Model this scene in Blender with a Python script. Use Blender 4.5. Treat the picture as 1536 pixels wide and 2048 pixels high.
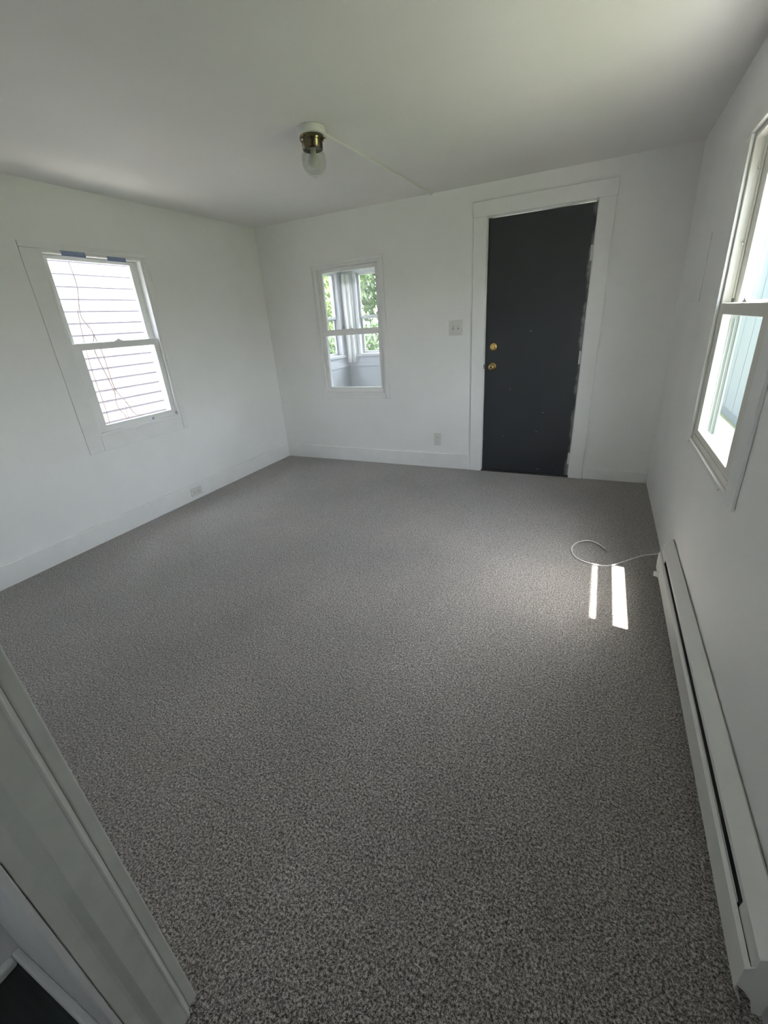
import bpy, bmesh, math, random
import numpy as np
from mathutils import Vector, Matrix

random.seed(7)
rng = np.random.default_rng(7)
scene = bpy.context.scene
C = scene.collection
for o in list(bpy.data.objects):
    bpy.data.objects.remove(o)

# ------------------------------------------------------------------ camera
CAM = Vector((3.16112, -3.91748, 1.35347))
YAW, PITCH, ROLL, FPX = -0.46736, -0.4142, 0.07044, 862.71
fwd = Vector((math.sin(YAW) * math.cos(PITCH), math.cos(YAW) * math.cos(PITCH), math.sin(PITCH)))
r0 = Vector((math.cos(YAW), -math.sin(YAW), 0.0))
d0 = fwd.cross(r0)
right = math.cos(ROLL) * r0 + math.sin(ROLL) * d0
down = -math.sin(ROLL) * r0 + math.cos(ROLL) * d0
cam_data = bpy.data.cameras.new('camera')
cam_data.sensor_fit = 'HORIZONTAL'
cam_data.sensor_width = 36.0
cam_data.lens = 36.0 * FPX / 1536.0
cam_data.clip_start = 0.02
cam = bpy.data.objects.new('camera', cam_data)
C.objects.link(cam)
rotm = Matrix((right, -down, -fwd)).transposed()
cam.matrix_world = Matrix.Translation(CAM) @ rotm.to_4x4()
scene.camera = cam

# ------------------------------------------------------------------ sky, sun, exposure
SUN_DIR = Vector((-0.240, 0.032, -1.0)).normalized()
world = bpy.data.worlds.new('sky')
scene.world = world
world.use_nodes = True
wn = world.node_tree
wn.nodes.clear()
w_out = wn.nodes.new('ShaderNodeOutputWorld')
w_bg = wn.nodes.new('ShaderNodeBackground')
w_sky = wn.nodes.new('ShaderNodeTexSky')
w_sky.sky_type = 'NISHITA'
w_sky.sun_disc = False
w_sky.sun_elevation = math.radians(76)
w_sky.sun_rotation = math.radians(90)
w_sky.air_density = 1.0
w_sky.dust_density = 2.5
w_sky.ozone_density = 1.0
w_bg.inputs['Strength'].default_value = 1.25
w_hs = wn.nodes.new('ShaderNodeHueSaturation')
w_hs.inputs['Saturation'].default_value = 0.40
wn.links.new(w_sky.outputs['Color'], w_hs.inputs['Color'])
wn.links.new(w_hs.outputs['Color'], w_bg.inputs['Color'])
wn.links.new(w_bg.outputs['Background'], w_out.inputs['Surface'])

sun_data = bpy.data.lights.new('sun', 'SUN')
sun_data.energy = 12.0
sun_data.color = (1.0, 0.96, 0.88)
sun_data.angle = math.radians(0.55)
sun = bpy.data.objects.new('sun', sun_data)
C.objects.link(sun)
sun.location = (8, 0, 12)
sun.rotation_euler = SUN_DIR.to_track_quat('-Z', 'Y').to_euler()

vs = scene.view_settings
vs.view_transform = 'Standard'
vs.look = 'None'
vs.gamma = 1.0
vs.use_curve_mapping = False
vs.exposure = 1.85
scene.cycles.max_bounces = 10
scene.cycles.diffuse_bounces = 6
scene.cycles.transparent_max_bounces = 12
scene.cycles.use_denoising = True

# ------------------------------------------------------------------ materials
def new_mat(name):
    m = bpy.data.materials.new(name)
    m.use_nodes = True
    nt = m.node_tree
    b = nt.nodes['Principled BSDF']
    return m, nt, b

def noise(nt, scale, detail=3.0, rough=0.5, coord='Object'):
    tc = nt.nodes.new('ShaderNodeTexCoord')
    n = nt.nodes.new('ShaderNodeTexNoise')
    n.inputs['Scale'].default_value = scale
    n.inputs['Detail'].default_value = detail
    n.inputs['Roughness'].default_value = rough
    nt.links.new(tc.outputs[coord], n.inputs['Vector'])
    return n

def ramp(nt, src, stops):
    r = nt.nodes.new('ShaderNodeValToRGB')
    while len(r.color_ramp.elements) < len(stops):
        r.color_ramp.elements.new(0.5)
    for e, (p, c) in zip(r.color_ramp.elements, stops):
        e.position = p
        e.color = (*c, 1) if len(c) == 3 else c
    nt.links.new(src, r.inputs['Fac'])
    return r

def bump(nt, b, src, strength, dist):
    bp = nt.nodes.new('ShaderNodeBump')
    bp.inputs['Strength'].default_value = strength
    bp.inputs['Distance'].default_value = dist
    nt.links.new(src, bp.inputs['Height'])
    nt.links.new(bp.outputs['Normal'], b.inputs['Normal'])

def painted(name, col, rough=0.5, var=0.03, nscale=6.0, bscale=120.0, bstr=0.15, bdist=0.002, spec=0.4, metallic=0.0):
    m, nt, b = new_mat(name)
    n = noise(nt, nscale, 4)
    lo = tuple(max(0, c * (1 - var)) for c in col)
    hi = tuple(min(1, c * (1 + var)) for c in col)
    r = ramp(nt, n.outputs['Fac'], [(0.3, lo), (0.7, hi)])
    nt.links.new(r.outputs['Color'], b.inputs['Base Color'])
    b.inputs['Roughness'].default_value = rough
    b.inputs['Specular IOR Level'].default_value = spec
    b.inputs['Metallic'].default_value = metallic
    if bstr > 0:
        n2 = noise(nt, bscale, 3)
        bump(nt, b, n2.outputs['Fac'], bstr, bdist)
    return m

M = {}
M['wall'] = painted('wall_paint', (0.88, 0.878, 0.862), 0.55, 0.02, 3.0, 90, 0.2, 0.002)
M['ceiling'] = painted('ceiling_paint', (0.84, 0.825, 0.81), 0.7, 0.02, 2.0, 60, 0.2, 0.002)
M['trim'] = painted('trim_gloss_paint', (0.87, 0.87, 0.855), 0.32, 0.025, 8.0, 40, 0.12, 0.002, 0.5)
M['jamb'] = painted('brushed_jamb_paint', (0.72, 0.725, 0.67), 0.38, 0.06, 14.0, 35, 0.25, 0.003, 0.5)
M['vinyl'] = painted('window_vinyl', (0.80, 0.795, 0.735), 0.35, 0.02, 10, 60, 0.05, 0.001, 0.5)
M['dark_reveal'] = painted('darkened_reveal', (0.155, 0.178, 0.165), 0.45, 0.05, 12, 60, 0.05, 0.001, 0.4)  # window reveal colour, set dark to hold back the daylight on it
M['plate'] = painted('plate_plastic', (0.72, 0.71, 0.67), 0.35, 0.02, 20, 60, 0.0, 0, 0.5)
M['white_plastic'] = painted('white_plastic', (0.78, 0.78, 0.76), 0.4, 0.02, 20, 60, 0.0, 0, 0.5)
M['slot_dark'] = painted('dark_slot', (0.03, 0.03, 0.03), 0.6, 0.1, 30, 60, 0.0, 0)
M['toggle_gap'] = painted('toggle_gap', (0.30, 0.295, 0.28), 0.5, 0.02, 20, 60, 0.0, 0)
M['heater'] = painted('heater_enamel', (0.76, 0.755, 0.72), 0.35, 0.02, 5, 80, 0.05, 0.001, 0.5)
M['fin'] = painted('heater_fin_metal', (0.05, 0.05, 0.05), 0.5, 0.1, 30, 60, 0.0, 0, 0.4)
M['brass'] = painted('polished_brass', (0.72, 0.52, 0.22), 0.2, 0.1, 40, 60, 0.0, 0, 0.5, 1.0)
M['dark_brass'] = painted('antique_brass', (0.17, 0.145, 0.085), 0.2, 0.15, 30, 60, 0.0, 0, 0.5, 1.0)
M['steel'] = painted('steel', (0.6, 0.6, 0.6), 0.3, 0.05, 30, 60, 0.0, 0, 0.5, 1.0)
M['tape'] = painted('blue_tape', (0.30, 0.36, 0.54), 0.7, 0.08, 30, 200, 0.2, 0.001)
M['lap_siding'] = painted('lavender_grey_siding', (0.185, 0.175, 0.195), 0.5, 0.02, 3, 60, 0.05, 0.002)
M['porch'] = painted('porch_paint', (0.60, 0.60, 0.62), 0.5, 0.02, 3, 60, 0.05, 0.002)
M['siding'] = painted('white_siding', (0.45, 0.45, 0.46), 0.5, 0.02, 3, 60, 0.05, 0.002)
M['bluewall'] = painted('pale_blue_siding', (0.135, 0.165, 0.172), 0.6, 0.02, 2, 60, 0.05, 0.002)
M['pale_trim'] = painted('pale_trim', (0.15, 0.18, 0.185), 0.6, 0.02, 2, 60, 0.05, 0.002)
M['concrete'] = painted('pale_concrete', (0.29, 0.275, 0.25), 0.85, 0.1, 4, 50, 0.3, 0.004)
M['roofing'] = painted('grey_shingle', (0.16, 0.16, 0.17), 0.9, 0.2, 6, 60, 0.4, 0.006)
M['porch_floor'] = painted('porch_grey_floor', (0.42, 0.42, 0.43), 0.5, 0.06, 5, 40, 0.1, 0.002)
M['cable'] = painted('white_cable_jacket', (0.78, 0.77, 0.74), 0.35, 0.02, 30, 60, 0.0, 0, 0.5)
M['bark'] = painted('bark', (0.16, 0.12, 0.085), 0.9, 0.3, 15, 40, 0.5, 0.01)
M['vine'] = painted('dry_vine', (0.20, 0.16, 0.13), 0.85, 0.2, 20, 60, 0.0, 0)
M['curtain'] = painted('white_curtain', (0.82, 0.82, 0.80), 0.8, 0.02, 20, 300, 0.1, 0.001)

def leaf_mat(name, a, b_):
    m, nt, b = new_mat(name)
    n = noise(nt, 4.0, 3)
    r = ramp(nt, n.outputs['Fac'], [(0.3, a), (0.7, b_)])
    nt.links.new(r.outputs['Color'], b.inputs['Base Color'])
    b.inputs['Roughness'].default_value = 0.5
    tr = nt.nodes.new('ShaderNodeBsdfTranslucent')
    nt.links.new(r.outputs['Color'], tr.inputs['Color'])
    mx = nt.nodes.new('ShaderNodeMixShader')
    mx.inputs[0].default_value = 0.4
    out = nt.nodes['Material Output']
    nt.links.new(b.outputs[0], mx.inputs[1]); nt.links.new(tr.outputs[0], mx.inputs[2])
    nt.links.new(mx.outputs[0], out.inputs['Surface'])
    return m
M['leaf'] = leaf_mat('green_leaf', (0.12, 0.17, 0.065), (0.27, 0.33, 0.15))
M['leaf_dark'] = leaf_mat('deep_green_leaf', (0.055, 0.085, 0.05), (0.13, 0.18, 0.095))

def grass_mat():
    m, nt, b = new_mat('lawn')
    n = noise(nt, 9.0, 6, 0.7)
    r = ramp(nt, n.outputs['Fac'], [(0.25, (0.085, 0.115, 0.045)), (0.5, (0.175, 0.205, 0.09)), (0.8, (0.28, 0.28, 0.15))])
    nt.links.new(r.outputs['Color'], b.inputs['Base Color'])
    b.inputs['Roughness'].default_value = 0.9
    n2 = noise(nt, 80, 4, 0.7)
    bump(nt, b, n2.outputs['Fac'], 0.8, 0.03)
    return m
M['grass'] = grass_mat()

def glass_mat(name, tint=(0.97, 0.985, 0.98), spec=1.0, gloss_rough=0.01):
    m, nt, b = new_mat(name)
    nt.nodes.remove(b)
    out = nt.nodes['Material Output']
    tr = nt.nodes.new('ShaderNodeBsdfTransparent'); tr.inputs['Color'].default_value = (*tint, 1)
    gl = nt.nodes.new('ShaderNodeBsdfGlossy'); gl.inputs['Roughness'].default_value = gloss_rough
    lw = nt.nodes.new('ShaderNodeLayerWeight'); lw.inputs['Blend'].default_value = 0.5
    pw = nt.nodes.new('ShaderNodeMath'); pw.operation = 'POWER'; pw.inputs[1].default_value = 5.0
    ml = nt.nodes.new('ShaderNodeMath'); ml.operation = 'MULTIPLY_ADD'; ml.inputs[1].default_value = 0.8 * spec; ml.inputs[2].default_value = 0.04
    mx = nt.nodes.new('ShaderNodeMixShader')
    nt.links.new(lw.outputs['Facing'], pw.inputs[0])
    nt.links.new(pw.outputs[0], ml.inputs[0])
    nt.links.new(ml.outputs[0], mx.inputs[0])
    nt.links.new(tr.outputs[0], mx.inputs[1]); nt.links.new(gl.outputs[0], mx.inputs[2])
    nt.links.new(mx.outputs[0], out.inputs['Surface'])
    return m
M['glass'] = glass_mat('window_glass')
M['shade_glass'] = glass_mat('ribbed_shade_glass', (0.93, 0.935, 0.92), 1.3, 0.04)

def carpet_mat():
    m, nt, b = new_mat('frieze_carpet')
    n1 = noise(nt, 150.0, 2.0, 0.6)
    n2 = noise(nt, 420.0, 1.0, 0.5)
    n3 = noise(nt, 1.6, 3.0, 0.5)
    mx = nt.nodes.new('ShaderNodeMath'); mx.operation = 'MULTIPLY_ADD'
    mx.inputs[1].default_value = 0.45
    sc = nt.nodes.new('ShaderNodeMath'); sc.operation = 'MULTIPLY'; sc.inputs[1].default_value = 0.55
    nt.links.new(n1.outputs['Fac'], sc.inputs[0])
    nt.links.new(n2.outputs['Fac'], mx.inputs[0]); nt.links.new(sc.outputs[0], mx.inputs[2])
    r = ramp(nt, mx.outputs[0], [(0.38, (0.038, 0.031, 0.026)), (0.46, (0.18, 0.163, 0.149)), (0.53, (0.41, 0.377, 0.35)), (0.61, (0.72, 0.675, 0.635))])
    r3 = ramp(nt, n3.outputs['Fac'], [(0.3, (0.88, 0.88, 0.88)), (0.7, (1.1, 1.08, 1.07))])
    mc = nt.nodes.new('ShaderNodeMix'); mc.data_type = 'RGBA'; mc.blend_type = 'MULTIPLY'; mc.inputs[0].default_value = 1.0
    nt.links.new(r.outputs['Color'], mc.inputs[6]); nt.links.new(r3.outputs['Color'], mc.inputs[7])
    nt.links.new(mc.outputs[2], b.inputs['Base Color'])
    b.inputs['Roughness'].default_value = 0.95
    b.inputs['Specular IOR Level'].default_value = 0.1
    b.inputs['Sheen Weight'].default_value = 0.5
    b.inputs['Sheen Roughness'].default_value = 0.5
    bump(nt, b, mx.outputs[0], 0.9, 0.012)
    return m
M['carpet'] = carpet_mat()

def hallfloor_mat():
    m, nt, b = new_mat('dark_hall_flooring')
    tc = nt.nodes.new('ShaderNodeTexCoord')
    mp = nt.nodes.new('ShaderNodeMapping'); mp.inputs['Scale'].default_value = (2.0, 30.0, 1.0)
    n = nt.nodes.new('ShaderNodeTexNoise'); n.inputs['Scale'].default_value = 2.0; n.inputs['Detail'].default_value = 6
    nt.links.new(tc.outputs['Object'], mp.inputs['Vector']); nt.links.new(mp.outputs[0], n.inputs['Vector'])
    r = ramp(nt, n.outputs['Fac'], [(0.3, (0.018, 0.021, 0.021)), (0.7, (0.04, 0.044, 0.042))])
    nt.links.new(r.outputs['Color'], b.inputs['Base Color'])
    b.inputs['Roughness'].default_value = 0.45
    return m
M['hallfloor'] = hallfloor_mat()

def door_mat():
    # near-black paint, chalky scuffs rubbed through along the hinge edge and a few scratches
    m, nt, b = new_mat('charcoal_door_paint')
    tc = nt.nodes.new('ShaderNodeTexCoord')
    sx = nt.nodes.new('ShaderNodeSeparateXYZ'); nt.links.new(tc.outputs['Object'], sx.inputs[0])
    edge = nt.nodes.new('ShaderNodeMapRange'); edge.inputs[1].default_value = 0.295; edge.inputs[2].default_value = 0.385
    nt.links.new(sx.outputs['X'], edge.inputs[0])
    n = noise(nt, 5.0, 5, 0.65)
    add = nt.nodes.new('ShaderNodeMath'); add.operation = 'MULTIPLY'
    nt.links.new(edge.outputs[0], add.inputs[0]); nt.links.new(n.outputs['Fac'], add.inputs[1])
    scf = ramp(nt, add.outputs[0], [(0.33, (0, 0, 0)), (0.56, (1, 1, 1))])
    # scratches
    mp = nt.nodes.new('ShaderNodeMapping'); mp.inputs['Scale'].default_value = (6.0, 1.0, 16.0); mp.inputs['Rotation'].default_value = (0, 0.5, 0)
    nt.links.new(tc.outputs['Object'], mp.inputs['Vector'])
    ns = nt.nodes.new('ShaderNodeTexNoise'); ns.inputs['Scale'].default_value = 1.7; ns.inputs['Detail'].default_value = 2
    nt.links.new(mp.outputs[0], ns.inputs['Vector'])
    scr = ramp(nt, ns.outputs['Fac'], [(0.735, (0, 0, 0)), (0.76, (0.55, 0.55, 0.55))])
    mxm = nt.nodes.new('ShaderNodeMath'); mxm.operation = 'MAXIMUM'
    nt.links.new(scf.outputs[0], mxm.inputs[0]); nt.links.new(scr.outputs[0], mxm.inputs[1])
    base = noise(nt, 2.0, 3)
    rb = ramp(nt, base.outputs['Fac'], [(0.3, (0.029, 0.032, 0.037)), (0.7, (0.039, 0.043, 0.049))])
    mc = nt.nodes.new('ShaderNodeMix'); mc.data_type = 'RGBA'; mc.inputs[7].default_value = (0.42, 0.43, 0.44, 1)
    nt.links.new(mxm.outputs[0], mc.inputs[0]); nt.links.new(rb.outputs[0], mc.inputs[6])
    nt.links.new(mc.outputs[2], b.inputs['Base Color'])
    b.inputs['Roughness'].default_value = 0.42
    n2 = noise(nt, 30, 3)
    bump(nt, b, n2.outputs['Fac'], 0.1, 0.002)
    return m
M['door'] = door_mat()

# ------------------------------------------------------------------ helpers
LEAN = 0.01376
def lean(v):            # the right wall is a little out of plumb
    return Vector((v[0] - (v[2] - 1.0) * LEAN, v[1], v[2]))

def mesh_obj(name, verts, faces, mat, parent=None, smooth=False, bevel=0.0, segs=2, weld=False):
    """verts in world coordinates; the object's origin goes to the middle of its base"""
    me = bpy.data.meshes.new(name)
    vv = [Vector(v) for v in verts]
    lo = Vector((min(v.x for v in vv), min(v.y for v in vv), min(v.z for v in vv)))
    hi = Vector((max(v.x for v in vv), max(v.y for v in vv), max(v.z for v in vv)))
    org = Vector(((lo.x + hi.x) / 2, (lo.y + hi.y) / 2, lo.z))
    me.from_pydata([tuple(v - org) for v in vv], [], faces)
    bm = bmesh.new(); bm.from_mesh(me)
    bmesh.ops.recalc_face_normals(bm, faces=bm.faces)
    if bevel > 0:
        es = [e for e in bm.edges if len(e.link_faces) == 2 and e.calc_face_angle(0) > 0.6]
        bmesh.ops.bevel(bm, geom=es, offset=bevel, segments=segs, affect='EDGES', profile=0.5)
    if smooth:
        for f in bm.faces: f.smooth = True
    bm.to_mesh(me); bm.free()
    me.materials.append(M[mat] if isinstance(mat, str) else mat)
    o = bpy.data.objects.new(name, me)
    C.objects.link(o)
    if parent is not None:
        o.parent = parent
        o.location = org - world_loc(parent)
    else:
        o.location = org
    return o

def world_loc(o):
    l = Vector(o.location)
    while o.parent is not None:
        o = o.parent
        l += Vector(o.location)
    return l

def empty(name, loc):
    o = bpy.data.objects.new(name, None)
    o.empty_display_size = 0.05
    C.objects.link(o)
    o.location = loc
    return o

def tag(o, label, cat, group=None, kind=None):
    o['label'] = label
    o['category'] = cat
    if group: o['group'] = group
    if kind: o['kind'] = kind
    return o

BOXF = [(0, 1, 3, 2), (4, 6, 7, 5), (0, 4, 5, 1), (2, 3, 7, 6), (0, 2, 6, 4), (1, 5, 7, 3)]
def box_v(lo, hi, xf=None):
    vs_ = [Vector((x, y, z)) for x in (lo[0], hi[0]) for y in (lo[1], hi[1]) for z in (lo[2], hi[2])]
    return [xf(v) for v in vs_] if xf else vs_

def box(name, lo, hi, mat, parent=None, bevel=0.0, xf=None, segs=2):
    return mesh_obj(name, box_v(lo, hi, xf), BOXF, mat, parent, bevel=bevel, segs=segs)

def boxes(name, lst, mat, parent=None, bevel=0.0, xf=None):
    V, F = [], []
    for lo, hi in lst:
        n = len(V); V += box_v(lo, hi, xf); F += [tuple(i + n for i in f) for f in BOXF]
    return mesh_obj(name, V, F, mat, parent, bevel=bevel)

def frame_ring(name, outer, inner, w0, w1, mp, mat, parent=None, bevel=0.002):
    """rectangular ring: outer/inner = (u0,u1,v0,v1); w0..w1 depth; mp maps (u,v,w) to the world"""
    V, F = [], []
    def corners(r): return [(r[0], r[2]), (r[1], r[2]), (r[1], r[3]), (r[0], r[3])]
    for w in (w0, w1):
        for r in (outer, inner):
            for (u, v) in corners(r): V.append(mp(u, v, w))
    for k in range(4):
        j = (k + 1) % 4
        F += [(k, j, 4 + j, 4 + k), (8 + k, 12 + k, 12 + j, 8 + j), (k, 8 + k, 8 + j, j), (4 + k, 4 + j, 12 + j, 12 + k)]
    return mesh_obj(name, V, F, mat, parent, bevel=bevel)

def lbox(name, u, v, w, mp, mat, parent=None, bevel=0.0):
    V = [mp(a, b, c) for a in u for b in v for c in w]
    return mesh_obj(name, V, BOXF, mat, parent, bevel=bevel)

def wall_grid(name, us, vs_, skip, w0, w1, mp, mat, parent=None):
    """slab with rectangular openings: us, vs_ = grid lines, skip = set of open cells"""
    V, F, idx = [], [], {}
    def vid(i, j, k):
        if (i, j, k) not in idx:
            idx[(i, j, k)] = len(V); V.append(mp(us[i], vs_[j], (w0, w1)[k]))
        return idx[(i, j, k)]
    nu, nv = len(us) - 1, len(vs_) - 1
    solid = lambda i, j: 0 <= i < nu and 0 <= j < nv and (i, j) not in skip
    for i in range(nu):
        for j in range(nv):
            if not solid(i, j): continue
            F.append((vid(i, j, 0), vid(i + 1, j, 0), vid(i + 1, j + 1, 0), vid(i, j + 1, 0)))
            F.append((vid(i, j, 1), vid(i, j + 1, 1), vid(i + 1, j + 1, 1), vid(i + 1, j, 1)))
            if not solid(i - 1, j): F.append((vid(i, j, 0), vid(i, j + 1, 0), vid(i, j + 1, 1), vid(i, j, 1)))
            if not solid(i + 1, j): F.append((vid(i + 1, j, 0), vid(i + 1, j, 1), vid(i + 1, j + 1, 1), vid(i + 1, j + 1, 0)))
            if not solid(i, j - 1): F.append((vid(i, j, 0), vid(i, j, 1), vid(i + 1, j, 1), vid(i + 1, j, 0)))
            if not solid(i, j + 1): F.append((vid(i, j + 1, 0), vid(i + 1, j + 1, 0), vid(i + 1, j + 1, 1), vid(i, j + 1, 1)))
    return mesh_obj(name, V, F, mat, parent)

def lathe(name, prof, center, mat, parent=None, n=32, axis='Z', smooth=True, rib=0.0, nrib=0):
    """prof = [(radius, height)], revolved about axis through center (heights along +axis)"""
    V, F = [], []
    for (r, h) in prof:
        for k in range(n):
            a = 2 * math.pi * k / n
            rr = r * (1 + (rib * (1 if k % 2 else -1) if nrib else 0))
            c, s = rr * math.cos(a), rr * math.sin(a)
            if axis == 'Z': v = (c, s, h)
            elif axis == '-Y': v = (c, -h, s)
            elif axis == '-X': v = (-h, c, s)
            V.append(Vector(center) + Vector(v))
    m = len(prof)
    for i in range(m - 1):
        for k in range(n):
            j = (k + 1) % n
            F.append((i * n + k, i * n + j, (i + 1) * n + j, (i + 1) * n + k))
    if prof[0][0] > 1e-6: F.append(tuple(range(n)))
    if prof[-1][0] > 1e-6: F.append(tuple((m - 1) * n + k for k in range(n)))
    return mesh_obj(name, V, F, mat, parent, smooth=smooth)

def tube(name, pts, rad, mat, parent=None, n=8):
    """round tube along smooth points"""
    P = [Vector(p) for p in pts]
    V, F = [], []
    up = Vector((0, 0, 1))
    for i, p in enumerate(P):
        t = (P[min(i + 1, len(P) - 1)] - P[max(i - 1, 0)]).normalized()
        a = t.cross(up)
        if a.length < 1e-3: a = t.cross(Vector((1, 0, 0)))
        a.normalize(); b_ = t.cross(a)
        r = rad[i] if isinstance(rad, (list, tuple)) else rad
        for k in range(n):
            an = 2 * math.pi * k / n
            V.append(p + a * (r * math.cos(an)) + b_ * (r * math.sin(an)))
    for i in range(len(P) - 1):
        for k in range(n):
            j = (k + 1) % n
            F.append((i * n + k, i * n + j, (i + 1) * n + j, (i + 1) * n + k))
    F.append(tuple(range(n))); F.append(tuple((len(P) - 1) * n + k for k in range(n)))
    return mesh_obj(name, V, F, mat, parent, smooth=True)

def spline(ctrl, per=10):
    """Catmull-Rom through control points"""
    P = [Vector(c) for c in ctrl]
    P = [P[0] * 2 - P[1]] + P + [P[-1] * 2 - P[-2]]
    out = []
    for i in range(1, len(P) - 2):
        for k in range(per):
            t = k / per
            a, b, c, d = P[i - 1], P[i], P[i + 1], P[i + 2]
            out.append(0.5 * ((2 * b) + (c - a) * t + (2 * a - 5 * b + 4 * c - d) * t * t + (3 * b - a - 3 * c + d) * t ** 3))
    out.append(P[-2])
    return out

# ------------------------------------------------------------------ room shell
H = 2.253
WR = 3.605                      # right wall face at z = 1
YF = -3.74                      # room face of the wall with the doorway
mapL = lambda u, v, w: Vector((-w, u, v))
mapB = lambda u, v, w: Vector((u, w, v))
mapR = lambda u, v, w: lean((WR + w, u, v))

fl = box('floor', (-0.02, -3.8475, -0.12), (3.66, 0.02, 0.0), 'carpet')
tag(fl, 'mottled grey brown carpet covering the whole room floor', 'floor', kind='structure')
cl = box('ceiling', (-0.14, -5.6, H), (3.80, 0.14, H + 0.10), 'ceiling')
tag(cl, 'smooth white ceiling with the glass jar lamp', 'ceiling', kind='structure')

# openings (u0,u1,v0,v1) in wall coordinates
OPL = (-2.055, -1.335, 0.725, 1.90)
OPB = (0.60, 1.305, 0.695, 1.865)
OPR = (-2.20, -1.42, 0.74, 1.92)
DX0, DX1, DZ1 = 2.235, 3.035, 2.045

wl = wall_grid('wall_left', [-5.6, OPL[0], OPL[1], 0.14], [-0.12, OPL[2], OPL[3], H], {(1, 1)}, 0.0, 0.14, mapL, 'wall')
tag(wl, 'white painted wall holding the overexposed window', 'wall', kind='structure')
wb = wall_grid('wall_back', [0.0, OPB[0], OPB[1], DX0, DX1, WR + 0.16], [-0.12, 0.0, OPB[2], OPB[3], DZ1, H],
               {(1, 2), (3, 1), (3, 2), (3, 3)}, 0.0, 0.14, mapB, 'wall')
tag(wb, 'white far wall holding the dark door and small window', 'wall', kind='structure')
wr = wall_grid('wall_right', [-5.6, OPR[0], OPR[1], 0.0], [-0.12, OPR[2], OPR[3], H], {(1, 1)}, 0.0, 0.085, mapR, 'wall')
tag(wr, 'white wall above the long baseboard heater', 'wall', kind='structure')
# wall with the doorway the picture is taken through
JX = 2.512
wf = wall_grid('wall_front', [0.0, JX - 0.012, 3.47, 3.62], [-0.003, 2.06, H], {(1, 0)}, -3.848, YF - 0.004, mapB, 'wall')
tag(wf, 'white partition with the open doorway in the near left corner', 'wall', kind='structure')
# hall behind the doorway
hf = box('floor_hall', (1.90, -5.6, -0.13), (3.75, -3.848, -0.004), 'hallfloor')
tag(hf, 'dark hall flooring in the bottom left corner', 'floor', kind='structure')
hwl = box('wall_hall_left', (1.93, -5.5, -0.12), (2.045, -3.848, H), 'wall')
tag(hwl, 'white hall side wall beside the dark hall flooring', 'wall', kind='structure')
OPH = (2.34, 2.74, 1.25, 1.80)  # opening for the added hall window
mapH = lambda u, v, w: Vector((u, -5.38 - w, v))
hwb = wall_grid('wall_hall_rear', [2.045, OPH[0], OPH[1], 3.60], [-0.12, OPH[2], OPH[3], H], {(1, 1)}, 0.0, 0.12, mapH, 'wall')
tag(hwb, 'white hall wall behind the camera', 'wall', kind='structure')

# ------------------------------------------------------------------ baseboards
bl = boxes('baseboard_left', [((0.0, YF, 0.0), (0.016, -0.0, 0.145))], 'trim', bevel=0.004)
tag(bl, 'tall white baseboard along the wall with the bright window', 'baseboard', kind='structure')
bb = box('baseboard_back', (0.016, -0.016, 0.0), (2.143, 0.0, 0.145), 'trim', bevel=0.004)
tag(bb, 'white baseboard under the small window', 'baseboard', kind='structure')
bb2 = box('baseboard_back_right', (3.135, -0.014, 0.0), (3.612, 0.0, 0.092), 'trim', bevel=0.004)
tag(bb2, 'short white baseboard right of the dark door', 'baseboard', kind='structure')
bf = box('baseboard_front', (0.016, YF, 0.0), (2.40, YF + 0.014, 0.145), 'trim', bevel=0.004)
tag(bf, 'white baseboard behind the near door casing', 'baseboard', kind='structure')
sh1 = box('trim_1', (2.045, -3.866, -0.004), (JX, -3.848, 0.022), 'trim', bevel=0.006)
tag(sh1, 'white shoe moulding along the dark hall floor far edge', 'moulding', kind='structure')
sh2 = box('trim_2', (2.045, -5.38, -0.004), (2.067, -3.866, 0.022), 'trim', bevel=0.006)
tag(sh2, 'white shoe moulding along the dark hall floor side edge', 'moulding', kind='structure')

# ------------------------------------------------------------------ near doorway lining
dw = empty('door_2', (JX, -3.79, 0.0))
tag(dw, 'worn white casing and jamb of the open doorway at near left', 'doorway', kind='structure')
def jl(v):      # the jamb leans a few millimetres into the hall as it rises
    return Vector((v[0], v[1] - 0.013 * v[2], v[2]))
box('casing', (2.405, -3.7475, 0.0), (2.511, -3.727, 2.06), 'jamb', dw, 0.003, jl)
def zprism(name, prof, z0, z1, mat, par, xf):
    n = len(prof)
    V = [xf(Vector((x, y, z0))) for x, y in prof] + [xf(Vector((x, y, z1))) for x, y in prof]
    F = [tuple(range(n)), tuple(range(n, 2 * n))] + [(k, (k + 1) % n, n + (k + 1) % n, n + k) for k in range(n)]
    return mesh_obj(name, V, F, mat, par)
jb = zprism('jamb', [(2.4985, -3.748), (2.5095, -3.748), (2.5115, -3.7515), (2.5185, -3.7545), (2.5215, -3.757), (2.5215, -3.7595), (2.5205, -3.762),
                (2.5205, -3.796), (2.5185, -3.801), (2.5145, -3.810), (2.5135, -3.816), (2.5135, -3.8355), (2.5105, -3.8365), (2.4985, -3.8365)], 0.0, 2.06, 'jamb', dw, jl)
zprism('wall_corner_bead', [(2.4985, -3.8375), (2.511, -3.8375), (2.5135, -3.8395), (2.5135, -3.8465), (2.511, -3.8495), (2.4985, -3.8495)], 0.0, 2.06, 'trim', dw, jl)
box('head_jamb', (2.49, -3.86, 2.062), (3.47, -3.745, 2.085), 'jamb', dw, 0.003)
box('head_casing', (2.405, -3.744, 2.062), (3.57, -3.727, 2.165), 'jamb', dw, 0.004)
box('jamb', (3.45, -3.86, 0.0), (3.47, -3.745, 2.06), 'jamb', dw, 0.003)
box('casing', (3.47, -3.744, 0.0), (3.55, -3.727, 2.06), 'jamb', dw, 0.004)

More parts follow.
